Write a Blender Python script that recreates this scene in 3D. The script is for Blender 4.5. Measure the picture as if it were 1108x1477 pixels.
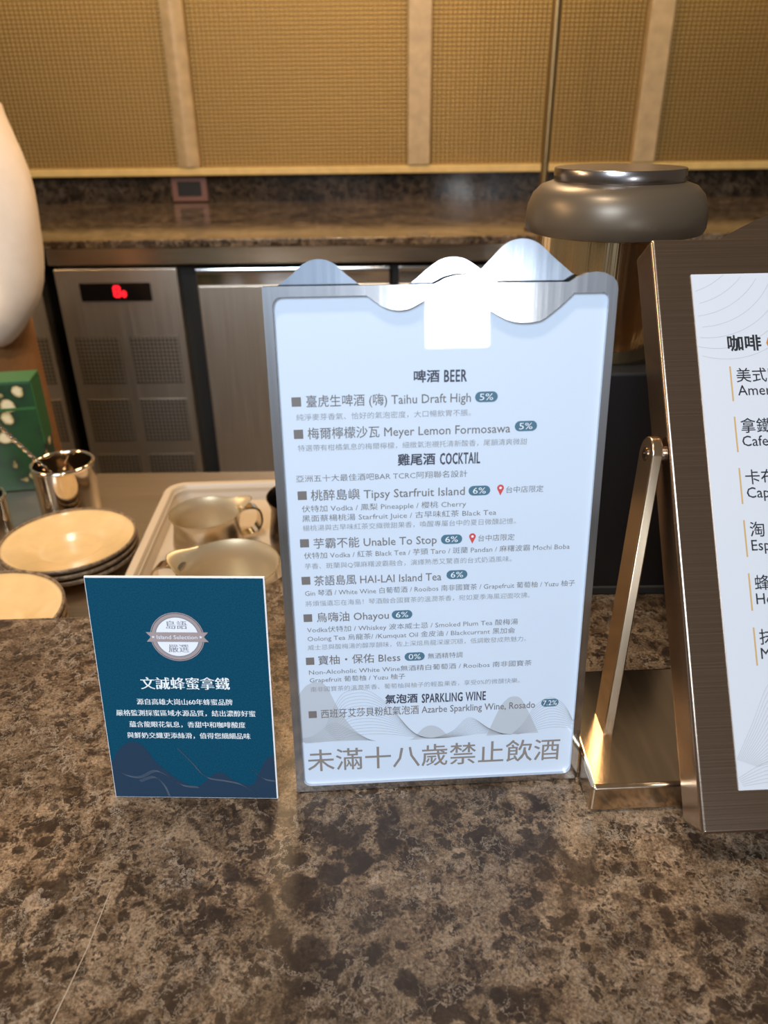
import bpy, bmesh, math, random
from math import sin, cos, pi, radians, sqrt, atan2
from mathutils import Vector, Matrix, Euler
random.seed(7)
S = bpy.context.scene
COL = S.collection
for o in list(bpy.data.objects):
    bpy.data.objects.remove(o)
ZC = 0.95                       # height of the stone bar top above the floor
# ------------------------------------------------------------------ camera
cd = bpy.data.cameras.new('camera')
cam = bpy.data.objects.new('camera', cd); COL.objects.link(cam)
TH, ROLL = radians(27.6), math.atan(25/2100.)
fw = Vector((0, cos(TH), -sin(TH))); u0 = Vector((0, sin(TH), cos(TH))); r0 = Vector((1, 0, 0))
rt = r0*cos(ROLL)-u0*sin(ROLL); upv = r0*sin(ROLL)+u0*cos(ROLL)
M4 = Matrix((rt, upv, -fw)).transposed().to_4x4(); M4.translation = Vector((0, 0, ZC+.46))
cam.matrix_world = M4
cd.sensor_fit = 'HORIZONTAL'; cd.sensor_width = 36.0; cd.lens = 36.0*1097/1108
cd.clip_start = .02
cd.dof.use_dof = True; cd.dof.focus_distance = .60; cd.dof.aperture_fstop = 9.5
S.camera = cam
# ------------------------------------------------------------------ colour management, world
S.view_settings.view_transform = 'Standard'; S.view_settings.look = 'None'
S.view_settings.gamma = 1; S.view_settings.use_curve_mapping = False
S.view_settings.exposure = 0.0
w = bpy.data.worlds.new('hall'); S.world = w; w.use_nodes = True
bg = w.node_tree.nodes['Background']; bg.inputs[0].default_value = (.55, .43, .31, 1); bg.inputs[1].default_value = .26
# ------------------------------------------------------------------ lamps
def area(name, loc, target, sx, sy, power, color, spread=180):
    l = bpy.data.lights.new(name, 'AREA'); l.shape = 'RECTANGLE'; l.size = sx; l.size_y = sy
    l.energy = power; l.color = color; l.spread = radians(spread)
    o = bpy.data.objects.new(name, l); COL.objects.link(o)
    o.location = (loc[0], loc[1], loc[2]+ZC)
    d = Vector(target)-Vector(loc); o.rotation_euler = d.to_track_quat('-Z', 'Y').to_euler()
    return o
area('hall_ceiling_panel', (-.8, -1.75, 2.0), (0, .45, .1), 1.1, 1.1, 90, (.76, .88, 1))
area('hall_lightbox', (.92, -4, .475), (.05, .46, .35), .40, .42, 25, (.93, .97, 1))
area('reflector_wall_fill', (.5, -3.4, 1.5), (.6, -4.4, .5), 2.4, .3, 40, (.72, .86, 1))  # added fill, brightens the unseen wall that the steel signs reflect
area('worktop_downlight', (-1.75, 1.0, 1.45), (-.65, 1.15, -.10), .30, .30, 12, (1, .62, .30))
area('bar_downlight', (.35, 2.35, 1.6), (.2, 2.1, 0), .5, .3, 10, (1, .70, .40))
area('panel_wash_strip', (.3, 2.90, 1.12), (.3, 3.15, .45), 4.2, .05, 6.0, (1, .74, .38))
area('counter_wash', (-1.7, .55, 1.1), (-.4, .55, 0), .3, .3, 7, (1, .70, .40))
area('aisle_fill', (-.05, 1.72, 1.5), (-.45, 1.5, 0), .3, .3, 20, (1, .68, .37))  # added warm fill for the sleeve, jugs and fridge fronts
area('counter_downlight', (-.28, .24, 2.0), (-.1, .42, 0), .10, .10, 22, (1, .84, .63))
# ------------------------------------------------------------------ materials
def nt(name):
    m = bpy.data.materials.new(name); m.use_nodes = True
    t = m.node_tree; b = t.nodes['Principled BSDF']
    return m, t, b
def N(t, kind, **kw):
    n = t.nodes.new(kind)
    for k, v in kw.items():
        if k in n.inputs: n.inputs[k].default_value = v
        else: setattr(n, k, v)
    return n
def plain(name, col, rough=.5, metal=0, coat=0, coat_r=.03, emis=None, spec=.5, trans=0):
    m, t, b = nt(name)
    b.inputs['Base Color'].default_value = (*col, 1); b.inputs['Roughness'].default_value = rough
    b.inputs['Metallic'].default_value = metal; b.inputs['Coat Weight'].default_value = coat
    b.inputs['Coat Roughness'].default_value = coat_r; b.inputs['Specular IOR Level'].default_value = spec
    if trans: b.inputs['Transmission Weight'].default_value = trans
    if emis: b.inputs['Emission Color'].default_value = (*col, 1); b.inputs['Emission Strength'].default_value = emis
    return m
def ramp(t, stops):
    r = t.nodes.new('ShaderNodeValToRGB'); e = r.color_ramp.elements
    while len(e) < len(stops): e.new(.5)
    for k, (p, c) in enumerate(stops):
        e[k].position = p; e[k].color = (*c, 1) if len(c) == 3 else c
    return r
def coords(t, scale=(1, 1, 1), rot=(0, 0, 0)):
    tc = t.nodes.new('ShaderNodeTexCoord'); mp = t.nodes.new('ShaderNodeMapping')
    mp.inputs['Scale'].default_value = scale; mp.inputs['Rotation'].default_value = rot
    t.links.new(tc.outputs['Object'], mp.inputs['Vector'])
    return mp.outputs['Vector']
def brushed(name, col, rough=.3, scale=(6, 700, 6), amount=.12, bump=.02, aniso=.0):
    m, t, b = nt(name); L = t.links.new
    v = coords(t, scale)
    n = N(t, 'ShaderNodeTexNoise', Scale=1.0, Detail=3.0); L(v, n.inputs['Vector'])
    mr = N(t, 'ShaderNodeMapRange'); mr.inputs['To Min'].default_value = rough-amount; mr.inputs['To Max'].default_value = rough+amount
    L(n.outputs['Fac'], mr.inputs['Value']); L(mr.outputs['Result'], b.inputs['Roughness'])
    b.inputs['Metallic'].default_value = 1
    mx = N(t, 'ShaderNodeMapRange'); mx.inputs['To Min'].default_value = .82; mx.inputs['To Max'].default_value = 1.12
    L(n.outputs['Fac'], mx.inputs['Value'])
    h = N(t, 'ShaderNodeVectorMath', operation='SCALE'); h.inputs[0].default_value = col; L(mx.outputs['Result'], h.inputs['Scale'])
    L(h.outputs['Vector'], b.inputs['Base Color'])
    bp = N(t, 'ShaderNodeBump', Strength=bump, Distance=.001); L(n.outputs['Fac'], bp.inputs['Height']); L(bp.outputs['Normal'], b.inputs['Normal'])
    return m
def marble(name, rough=.22, tint=1.0, scale=1.0, shift=(0, 0, 0)):
    m, t, b = nt(name); L = t.links.new
    v = coords(t, (scale, scale, scale)); v.node.inputs['Location'].default_value = shift
    def noise(sc, det, rg, vec, dist=0.0):
        n = N(t, 'ShaderNodeTexNoise', Scale=sc, Detail=det, Roughness=rg, Distortion=dist); L(vec, n.inputs['Vector']); return n
    def mix(fac, a, bcol):
        x = N(t, 'ShaderNodeMix', data_type='RGBA'); L(fac, x.inputs['Factor']); L(a, x.inputs[6]); x.inputs[7].default_value = (*[c*tint for c in bcol], 1); return x.outputs[2]
    def mul(a, bb):
        x = N(t, 'ShaderNodeMath', operation='MULTIPLY'); L(a, x.inputs[0]); L(bb, x.inputs[1]); return x.outputs['Value']
    def contour(n, wd):                                   # thin line where the noise crosses its middle
        s = N(t, 'ShaderNodeMath', operation='SUBTRACT'); L(n.outputs['Fac'], s.inputs[0]); s.inputs[1].default_value = .5
        a = N(t, 'ShaderNodeMath', operation='ABSOLUTE'); L(s.outputs['Value'], a.inputs[0])
        r = ramp(t, [(0, (1, 1, 1)), (wd, (0, 0, 0))]); L(a.outputs['Value'], r.inputs['Fac']); return r.outputs['Color']
    def mask(sc, lo, hi, vec, top=1.0, det=2.0):
        n = noise(sc, det, .55, vec); r = ramp(t, [(lo, (0, 0, 0)), (hi, (top, top, top))]); L(n.outputs['Fac'], r.inputs['Fac']); return r.outputs['Color']
    wn = noise(26, 7, .68, v)
    sb = N(t, 'ShaderNodeVectorMath', operation='SUBTRACT'); L(wn.outputs['Color'], sb.inputs[0]); sb.inputs[1].default_value = (.5, .5, .5)
    sc = N(t, 'ShaderNodeVectorMath', operation='SCALE'); L(sb.outputs['Vector'], sc.inputs[0]); sc.inputs['Scale'].default_value = .042
    ad = N(t, 'ShaderNodeVectorMath', operation='ADD'); L(v, ad.inputs[0]); L(sc.outputs['Vector'], ad.inputs[1]); wv = ad.outputs['Vector']
    mid = noise(34, 9, .74, wv)
    base = ramp(t, [(.34, tuple(c*tint for c in (.030, .017, .010))), (.43, tuple(c*tint for c in (.095, .060, .036))), (.52, tuple(c*tint for c in (.180, .122, .077))), (.66, tuple(c*tint for c in (.300, .215, .142)))])
    L(mid.outputs['Fac'], base.inputs['Fac'])
    # broad lighter and darker drifts, fine grain
    big = noise(6.5, 3, .5, wv); bm = N(t, 'ShaderNodeMapRange'); bm.inputs['From Min'].default_value = .35; bm.inputs['From Max'].default_value = .65; bm.inputs['To Min'].default_value = .58; bm.inputs['To Max'].default_value = 1.35
    L(big.outputs['Fac'], bm.inputs['Value'])
    gr = noise(330, 5, .75, v); gm = N(t, 'ShaderNodeMapRange'); gm.inputs['From Min'].default_value = .32; gm.inputs['From Max'].default_value = .68; gm.inputs['To Min'].default_value = .22; gm.inputs['To Max'].default_value = 1.9
    L(gr.outputs['Fac'], gm.inputs['Value'])
    s1 = N(t, 'ShaderNodeVectorMath', operation='SCALE'); L(base.outputs['Color'], s1.inputs[0]); L(mul(bm.outputs['Result'], gm.outputs['Result']), s1.inputs['Scale'])
    col = s1.outputs['Vector']
    # dark brecciated clots, large and small
    for scl, lo, hi, edge in ((30.0, .50, .53, .50), (70.0, .48, .52, .50), (170.0, .46, .52, .46)):
        vo = N(t, 'ShaderNodeTexVoronoi', Scale=scl); L(wv, vo.inputs['Vector'])
        r = ramp(t, [(edge-.10, (.85, .85, .85)), (edge, (0, 0, 0))]); L(vo.outputs['Distance'], r.inputs['Fac'])
        col = mix(mul(r.outputs['Color'], mask(scl*.28, lo, hi, v)), col, (.030, .018, .012))
    # pale curls and thin veins
    col = mix(mul(contour(noise(60, 5, .6, wv), .022), mask(15, .46, .54, v, .75)), col, (.36, .28, .205))
    col = mix(mul(contour(noise(8, 9, .62, wv), .0065), mask(6, .46, .54, v, .95)), col, (.42, .34, .27))
    col = mix(mul(contour(noise(17, 8, .6, wv), .007), mask(9, .49, .57, v, .85)), col, (.40, .32, .25))
    L(col, b.inputs['Base Color']); b.inputs['Roughness'].default_value = rough; b.inputs['Specular IOR Level'].default_value = .38
    return m
def woven(name):
    m, t, b = nt(name); L = t.links.new
    v = coords(t)
    wa = N(t, 'ShaderNodeTexWave', wave_type='BANDS', bands_direction='X', Scale=19.0, Distortion=.5, Detail=1.0); L(v, wa.inputs['Vector'])
    wb = N(t, 'ShaderNodeTexWave', wave_type='BANDS', bands_direction='Z', Scale=23.0, Distortion=.5, Detail=1.0); L(v, wb.inputs['Vector'])
    mu = N(t, 'ShaderNodeMath', operation='MULTIPLY'); L(wa.outputs['Fac'], mu.inputs[0]); L(wb.outputs['Fac'], mu.inputs[1])
    cr = ramp(t, [(.0, (.205, .118, .030)), (1, (.385, .235, .070))]); L(mu.outputs['Value'], cr.inputs['Fac'])
    L(cr.outputs['Color'], b.inputs['Base Color'])
    b.inputs['Roughness'].default_value = .42; b.inputs['Metallic'].default_value = .55
    bp = N(t, 'ShaderNodeBump', Strength=.5, Distance=.004); L(mu.outputs['Value'], bp.inputs['Height']); L(bp.outputs['Normal'], b.inputs['Normal'])
    return m
def perforated(name, col, hole=(.012, .010, .008), pitch=.0115):
    m, t, b = nt(name); L = t.links.new
    v = coords(t, (1/pitch, 1, 1/pitch))
    fr = N(t, 'ShaderNodeVectorMath', operation='FRACTION'); L(v, fr.inputs[0])
    sb = N(t, 'ShaderNodeVectorMath', operation='SUBTRACT'); L(fr.outputs['Vector'], sb.inputs[0]); sb.inputs[1].default_value = (.5, 0, .5)
    ml = N(t, 'ShaderNodeVectorMath', operation='MULTIPLY'); L(sb.outputs['Vector'], ml.inputs[0]); ml.inputs[1].default_value = (1, 0, 1)
    le = N(t, 'ShaderNodeVectorMath', operation='LENGTH'); L(ml.outputs['Vector'], le.inputs[0])
    st = ramp(t, [(.29, (*hole,)), (.33, (*col,))]); L(le.outputs['Value'], st.inputs['Fac'])
    L(st.outputs['Color'], b.inputs['Base Color']); b.inputs['Roughness'].default_value = .38; b.inputs['Metallic'].default_value = .9
    return m
def speckle(name, col, scale, lo, hi, rough=.4, coat=0, spec=.5):
    m, t, b = nt(name); b.inputs['Specular IOR Level'].default_value = spec; L = t.links.new
    v = coords(t); n = N(t, 'ShaderNodeTexNoise', Scale=scale, Detail=3.0); L(v, n.inputs['Vector'])
    r = ramp(t, [(.3, tuple(c*lo for c in col)), (.7, tuple(c*hi for c in col))]); L(n.outputs['Fac'], r.inputs['Fac'])
    L(r.outputs['Color'], b.inputs['Base Color']); b.inputs['Roughness'].default_value = rough; b.inputs['Coat Weight'].default_value = coat
    return m
def floral(name):
    m, t, b = nt(name); L = t.links.new
    v = coords(t)
    vo = N(t, 'ShaderNodeTexVoronoi', Scale=28.0); L(v, vo.inputs['Vector'])
    wn = N(t, 'ShaderNodeTexNoise', Scale=60.0, Detail=2.0); L(v, wn.inputs['Vector'])
    ad = N(t, 'ShaderNodeMath', operation='ADD'); L(vo.outputs['Distance'], ad.inputs[0])
    ms = N(t, 'ShaderNodeMath', operation='MULTIPLY'); L(wn.outputs['Fac'], ms.inputs[0]); ms.inputs[1].default_value = .35; L(ms.outputs['Value'], ad.inputs[1])
    r = ramp(t, [(.42, (.66, .56, .36)), (.50, (.40, .30, .12)), (.55, (.008, .026, .012)), (.85, (.009, .05, .014))]); L(ad.outputs['Value'], r.inputs['Fac'])
    L(r.outputs['Color'], b.inputs['Base Color']); b.inputs['Roughness'].default_value = .35
    return m
MAT = dict(vein=plain('pale_vein', (.36, .29, .22), .4),
    stone=marble("brown_marble", .30, .66, 1.4, (7.3, -2.2, .9)), stone_dark=marble('dark_marble', .15, .28), slab=marble('glossy_marble', .10, .72),
    steel=brushed('brushed_steel', (.62, .62, .64), .12, (500, 4, 500), .04, .008), back_steel=brushed('brushed_back_steel', (.48, .54, .63), .15, (500, 4, 500), .04, .012),
    band=brushed('fridge_band_steel', (.70, .62, .50), .22, (6, 6, 300), .05, .01),
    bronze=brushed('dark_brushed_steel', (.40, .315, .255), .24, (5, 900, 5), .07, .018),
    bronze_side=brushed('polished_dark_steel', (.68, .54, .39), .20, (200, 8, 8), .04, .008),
    worktop=brushed('worktop_steel', (.50, .44, .38), .36, (4, 260, 4), .06, .02),
    fridge=brushed('fridge_steel', (.80, .73, .64), .36, (180, 4, 4), .05, .02),
    fridge_vent=perforated('perforated_steel', (.50, .45, .39)),
    mirror=plain('polished_steel', (.66, .58, .48), .10, 1), chrome=plain('chrome', (.72, .64, .53), .07, 1), tank=brushed('tank_painted_reflections', (.95, .76, .46), .17, (220, 220, 1.5), .06, .5),  # tank colour carries the bar's golden, striped reflections painted into the steel
    jug=plain('jug_steel', (.60, .53, .42), .24, 1), jug_in=plain('satin_steel_inside', (.56, .46, .31), .40, .6),
    darkjug=plain('dark_jug_steel', (.16, .13, .11), .25, 1),
    black=plain('black_plastic', (.012, .012, .014), .4), gap=plain('recess_black', (.008, .007, .006), .7),
    lid=plain('graphite_plastic', (.105, .080, .055), .36, .35), lidrim=plain('lid_rim_metal', (.30, .28, .28), .25, 1),
    red=plain('red_led', (1, .015, .03), .5, emis=1.1), display=plain('display_glass', (.006, .005, .005), .15),
    gold=woven('gold_woven_panel'), batten=speckle('gold_brown_batten', (.42, .29, .15), 25, .85, 1.15, .45),
    rail=speckle('gold_rail', (.62, .42, .15), 25, .9, 1.1, .4),
    reflector_cool=speckle('pale_reflector_wall', (.62, .66, .72), 3, .95, 1.05, .6), outlet=plain('reddish_frame', (.16, .07, .05), .4), post=plain('bronze_post', (.30, .20, .09), .3, .9),
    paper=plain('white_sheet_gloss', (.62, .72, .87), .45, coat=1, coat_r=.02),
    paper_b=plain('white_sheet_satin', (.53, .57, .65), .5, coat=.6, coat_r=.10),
    ink=plain('grey_ink', (.17, .155, .155), .5, coat=1, coat_r=.02), ink_d=plain('light_grey_ink', (.27, .27, .29), .5, coat=1, coat_r=.02),
    ink_h=plain('slate_ink', (.045, .05, .085), .5, coat=1, coat_r=.02), ink_w=plain('warm_grey_ink', (.25, .22, .205), .5, coat=1, coat_r=.02),
    black_ink=plain('black_ink', (.012, .014, .02), .5), orange_ink=plain('orange_ink', (.45, .16, .03), .5),
    badge=plain('teal_badge', (.06, .16, .25), .5, coat=1, coat_r=.02), badge_t=plain('badge_white', (.8, .85, .9), .5),
    pin=plain('red_pin', (.62, .06, .07), .5, coat=1, coat_r=.02),
    art=plain('grey_mountain_print', (.49, .54, .62), .5, coat=1, coat_r=.02), art_l=plain('grey_line_print', (.36, .38, .42), .5, coat=1, coat_r=.02),
    art_b=plain('pale_line_print', (.36, .38, .42), .5), goldbar=plain('gold_print', (.48, .32, .13), .45),
    teal=speckle('teal_card_print', (.002, .056, .108), 900, .8, 1.25, .55, 0, .12), white_board=plain('white_board', (.80, .80, .82), .6),
    teal_mtn=plain('teal_card_mountain', (.018, .042, .080), .6, spec=.12), teal_line=plain('teal_card_line', (.07, .095, .14), .6),
    card_text=plain('card_white_ink', (.80, .86, .90), .5), mauve=plain('mauve_print', (.34, .28, .29), .5),
    seal_white=plain('seal_white', (.76, .80, .88), .5), seal_ink=plain('seal_grey_ink', (.22, .22, .26), .5),
    plate=speckle('cream_glaze', (.58, .41, .205), 40, .94, 1.04, .22, .4), plate_rim=speckle('brown_rim_glaze', (.16, .11, .07), 160, .4, 1.6, .35),
    tray=plain('cream_tray_plastic', (.44, .36, .27), .4), flowers=floral('green_floral_print'), green=plain('green_card', (.016, .095, .018), .5),
    skin=plain('skin', (.52, .30, .20), .5), shirt=speckle('white_cotton', (.66, .555, .465), 30, .96, 1.04, .85), apron=speckle('brown_apron', (.20, .085, .022), 80, .9, 1.1, .8),
    trousers=plain('dark_trousers', (.03, .03, .035), .8), hair=plain('black_hair', (.012, .010, .009), .5), eye=plain('eye_dark', (.02, .015, .012), .2),
    floor=speckle('grey_floor_tile', (.16, .14, .12), 6, .8, 1.2, .4), cabinet=plain('dark_cabinet', (.05, .04, .035), .5), rubber=plain('rubber', (.02, .02, .02), .7),
)
# ------------------------------------------------------------------ mesh helpers
def obj(name, mesh, mat=None, parent=None, smooth=None):
    o = bpy.data.objects.new(name, mesh); COL.objects.link(o)
    if mat is not None:
        for k in (mat if isinstance(mat, (list, tuple)) else [mat]): mesh.materials.append(MAT[k])
    if parent is not None: o.parent = parent
    if smooth is not None:
        for p in mesh.polygons: p.use_smooth = True
        mesh.set_sharp_from_angle(angle=radians(smooth))
    mesh.name = name
    return o
class MB:
    def __init__(s): s.v = []; s.f = []; s.m = []
    def add(s, v, f, mi=0, mtx=None):
        b = len(s.v)
        s.v += [tuple(mtx @ Vector(p)) if mtx else tuple(p) for p in v]
        s.f += [tuple(i+b for i in q) for q in f]; s.m += [mi]*len(f); return s
    def box(s, x0, x1, y0, y1, z0, z1, mi=0, mtx=None):
        v = [(x0, y0, z0), (x1, y0, z0), (x1, y1, z0), (x0, y1, z0), (x0, y0, z1), (x1, y0, z1), (x1, y1, z1), (x0, y1, z1)]
        return s.add(v, [(3, 2, 1, 0), (4, 5, 6, 7), (0, 1, 5, 4), (1, 2, 6, 5), (2, 3, 7, 6), (3, 0, 4, 7)], mi, mtx)
    def prism(s, poly, h0, h1, axis='z', mi=0, mtx=None):      # poly counter-clockwise, extruded along an axis
        n = len(poly)
        def P(a, b, h): return (a, b, h) if axis == 'z' else (h, a, b) if axis == 'x' else (a, h, b)
        v = [P(a, b, h0) for a, b in poly]+[P(a, b, h1) for a, b in poly]
        f = [tuple(range(n))[::-1], tuple(range(n, 2*n))]+[(i, (i+1) % n, n+(i+1) % n, n+i) for i in range(n)]
        if axis == 'y': f = [q[::-1] for q in f]
        return s.add(v, f, mi, mtx)
    def lathe(s, prof, seg=48, mi=0, mtx=None, cap=True, squash=None):
        n = len(prof); v = []; f = []
        for k in range(seg):
            a = 2*pi*k/seg
            for r, z in prof: v.append((r*cos(a), r*sin(a), z))
        for k in range(seg):
            for i in range(n-1):
                a, b = k*n+i, ((k+1) % seg)*n+i
                f.append((a, b, b+1, a+1))
        if cap and prof[0][0] > 1e-6: f.append(tuple(k*n for k in range(seg))[::-1])
        if cap and prof[-1][0] > 1e-6: f.append(tuple(k*n+n-1 for k in range(seg)))
        return s.add(v, f, mi, mtx)
    def tube(s, path, r, seg=12, mi=0, cap=True):
        path = [Vector(p) for p in path]; rr = r if isinstance(r, (list, tuple)) else [r]*len(path)
        v = []; f = []; t0 = (path[1]-path[0]).normalized(); nrm = t0.orthogonal().normalized()
        for i, p in enumerate(path):
            t = (path[min(i+1, len(path)-1)]-path[max(i-1, 0)]).normalized()
            nrm = (nrm-t*nrm.dot(t)).normalized(); bn = t.cross(nrm)
            for k in range(seg):
                a = 2*pi*k/seg; v.append(p+(nrm*cos(a)+bn*sin(a))*rr[i])
        for i in range(len(path)-1):
            for k in range(seg):
                a = i*seg+k; b = i*seg+(k+1) % seg
                f.append((a, b, b+seg, a+seg))
        if cap: f.append(tuple(range(seg))[::-1]); f.append(tuple(range((len(path)-1)*seg, len(path)*seg)))
        return s.add(v, f, mi)
    def mesh(s):
        m = bpy.data.meshes.new('m'); m.from_pydata(s.v, [], s.f); m.update()
        m.polygons.foreach_set('material_index', s.m)
        bm = bmesh.new(); bm.from_mesh(m); bmesh.ops.remove_doubles(bm, verts=bm.verts, dist=1e-6); bmesh.ops.recalc_face_normals(bm, faces=bm.faces); bm.to_mesh(m); bm.free()
        return m
    def build(s, name, mat, parent=None, smooth=None, bevel=0, seg=2):
        o = obj(name, s.mesh(), mat, parent, smooth)
        if bevel:
            b = o.modifiers.new('edge', 'BEVEL'); b.width = bevel; b.segments = seg; b.limit_method = 'ANGLE'; b.angle_limit = radians(40)
            if smooth is None:
                for p in o.data.polygons: p.use_smooth = True
                b.harden_normals = True
                o.data.set_sharp_from_angle(angle=radians(180))
        return o
def W(x, y, z=0.0): return (x, y, z+ZC)
def tag(o, label, cat, group=None):
    o['label'] = label; o['category'] = cat
    if group: o['group'] = group
    return o
def thing(name, label, cat, loc=(0, 0, 0), rz=0, group=None):
    o = bpy.data.objects.new(name, None); COL.objects.link(o); o.empty_display_size = .02
    o.location = W(*loc); o.rotation_euler = (0, 0, rz)
    return tag(o, label, cat, group)
def struct(o): o['kind'] = 'structure'; return o
def dup(root, loc, rz, label, group=None):
    r = root.copy(); COL.objects.link(r); r.location = W(*loc); r.rotation_euler = (0, 0, rz); r['label'] = label
    if group: r['group'] = group
    for ch in list(root.children):
        c = ch.copy(); COL.objects.link(c); c.parent = r
        for g in list(ch.children):
            d = g.copy(); COL.objects.link(d); d.parent = c
    return r
def leaning(name, label, cat, o, yaw, lean):
    e = bpy.data.objects.new(name, None); COL.objects.link(e); e.empty_display_size = .02
    n0 = Vector((sin(yaw), -cos(yaw), 0)); u = Vector((cos(yaw), sin(yaw), 0)); z = Vector((0, 0, 1))
    v = z*cos(lean)-n0*sin(lean); n = n0*cos(lean)+z*sin(lean)
    m = Matrix((u, v, n)).transposed().to_4x4(); m.translation = Vector(W(*o)); e.matrix_world = m
    return tag(e, label, cat)
def curved(pts, n=6, closed=False):                       # smooth a list of points
    out = []; L = len(pts)
    for i in range(L if closed else L-1):
        p = [pts[(i+k) % L] if closed else pts[min(max(i+k, 0), L-1)] for k in (-1, 0, 1, 2)]
        for j in range(n):
            t = j/n
            out.append(tuple(.5*((2*p[1][c])+(-p[0][c]+p[2][c])*t+(2*p[0][c]-5*p[1][c]+4*p[2][c]-p[3][c])*t*t+(-p[0][c]+3*p[1][c]-3*p[2][c]+p[3][c])*t**3) for c in range(len(p[1]))))
    if not closed: out.append(tuple(pts[-1]))
    return out
def flat(loops, thick=0.0):                               # filled outline with holes (mm), extruded by thick (m) backwards from z=0
    c = bpy.data.curves.new('c', 'CURVE'); c.dimensions = '2D'; c.fill_mode = 'BOTH' if thick else 'FRONT'
    for lp in loops:
        sp = c.splines.new('POLY'); sp.points.add(len(lp)-1); sp.use_cyclic_u = True
        for k, (x, y) in enumerate(lp): sp.points[k].co = (x/1000, y/1000, 0, 1)
    c.extrude = thick/2
    o = bpy.data.objects.new('c', c); COL.objects.link(o)
    bpy.context.view_layer.update(); d = bpy.context.evaluated_depsgraph_get()
    m = bpy.data.meshes.new_from_object(o.evaluated_get(d)); bpy.data.objects.remove(o); bpy.data.curves.remove(c)
    bm = bmesh.new(); bm.from_mesh(m); bmesh.ops.remove_doubles(bm, verts=bm.verts, dist=1e-7)
    if thick: bmesh.ops.translate(bm, verts=bm.verts, vec=(0, 0, -thick/2)); bmesh.ops.recalc_face_normals(bm, faces=bm.faces)
    bm.to_mesh(m); bm.free(); m.materials.clear()
    for p in m.polygons: p.use_smooth = False
    return m
def ribbon(mb, pts, wdt, z=0.0, mi=0):                    # thin printed line, mm
    n = len(pts); v = []
    for i, (x, y) in enumerate(pts):
        a = pts[max(i-1, 0)]; b = pts[min(i+1, n-1)]; dx, dy = b[0]-a[0], b[1]-a[1]; l = sqrt(dx*dx+dy*dy) or 1
        nx, ny = -dy/l*wdt/2, dx/l*wdt/2
        v += [((x-nx)/1000, (y-ny)/1000, z), ((x+nx)/1000, (y+ny)/1000, z)]
    mb.add(v, [(2*i, 2*i+2, 2*i+3, 2*i+1) for i in range(n-1)], mi)
_tc = {}
def glyphs(s, sp=1.0):
    if (s, sp) in _tc: return _tc[s, sp]
    c = bpy.data.curves.new('t', 'FONT'); c.body = s; c.size = 1; c.resolution_u = 2; c.space_character = sp
    o = bpy.data.objects.new('t', c); COL.objects.link(o); bpy.context.view_layer.update()
    d = bpy.context.evaluated_depsgraph_get(); m = bpy.data.meshes.new_from_object(o.evaluated_get(d))
    bpy.data.objects.remove(o); bpy.data.curves.remove(c)
    bm = bmesh.new(); bm.from_mesh(m); bmesh.ops.remove_doubles(bm, verts=bm.verts, dist=1e-5)
    nr = {v.index: Vector((0, 0, 0)) for v in bm.verts}
    for e in bm.edges:
        if len(e.link_faces) == 1:
            a, b = e.verts; dd = b.co-a.co; n = Vector((dd.y, -dd.x, 0)).normalized()
            if n.dot(e.link_faces[0].calc_center_median()-(a.co+b.co)/2) > 0: n = -n
            nr[a.index] += n; nr[b.index] += n
    vs = [(v.co.x, v.co.y, *(nr[v.index].normalized().xy if nr[v.index].length > 1e-6 else (0, 0))) for v in bm.verts]
    fs = [tuple(v.index for v in f.verts) for f in bm.faces]
    bm.free(); bpy.data.meshes.remove(m)
    _tc[s, sp] = (vs, fs); return _tc[s, sp]
def text(mb, s, x0, x1, vmid, em, wx=0.0, wy=None, z=0.0, mi=0, mid=.38, sp=1.0):
    vs, fs = glyphs(s, sp); wy = wx if wy is None else wy
    a = min(p[0] for p in vs); b = max(p[0] for p in vs)
    sx = (x1-x0)/(b-a) if x1 else em; k = em/sx
    if not x1: x0 = x0-(b-a)*em/2
    mb.add([((x0+(p[0]-a+p[2]*wx*k)*sx)/1000, (vmid+(p[1]-mid+p[3]*wy)*em)/1000, z) for p in vs], fs, mi)
def flatmesh(mb):
    m = bpy.data.meshes.new('m'); m.from_pydata(mb.v, [], mb.f); m.polygons.foreach_set('material_index', mb.m); m.update()
    return m
def rrect(x0, x1, y0, y1, r, n=6):
    out = []
    for cx, cy, a0 in ((x1-r, y0+r, -90), (x1-r, y1-r, 0), (x0+r, y1-r, 90), (x0+r, y0+r, 180)):
        for k in range(n+1):
            a = radians(a0+90*k/n); out.append((cx+r*cos(a), cy+r*sin(a)))
    return out
# ================================================================== SETTING
struct(MB().box(-3, 3, -4.5, 3.3, -1.0, -.95).build('floor', 'floor')).location.z = ZC
wl = struct(MB().box(-3, 3, 3.172, 3.30, -.95, .262).build('wall_lower', 'stone_dark')); wl.location.z = ZC
wb_ = struct(MB().box(-3, 3, 3.165, 3.30, .262, 1.6).build('wall_back', 'gold')); wb_.location.z = ZC
k = 1
for cx in (-1.565, -.715, .146, .985, 1.83):
    hw = .041
    prof = [(cx-hw, 3.166), (cx-hw, 3.132), (cx-hw+.008, 3.124), (cx-.012, 3.120), (cx-.006, 3.116), (cx+.006, 3.116), (cx+.012, 3.120), (cx+hw-.008, 3.124), (cx+hw, 3.132), (cx+hw, 3.166)]
    if cx > 0: prof = [(cx-hw, 3.166), (cx-hw, 3.120), (cx+hw, 3.120), (cx+hw, 3.166)]
    t_ = struct(MB().prism(prof, .290, 1.6).build('trim_%d' % k, 'batten', bevel=.004)); t_.location.z = ZC; k += 1
t_ = struct(MB().box(-3, 3, 3.125, 3.166, .2625, .2895).build('trim_%d' % k, 'rail', bevel=.004)); t_.location.z = ZC

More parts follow.
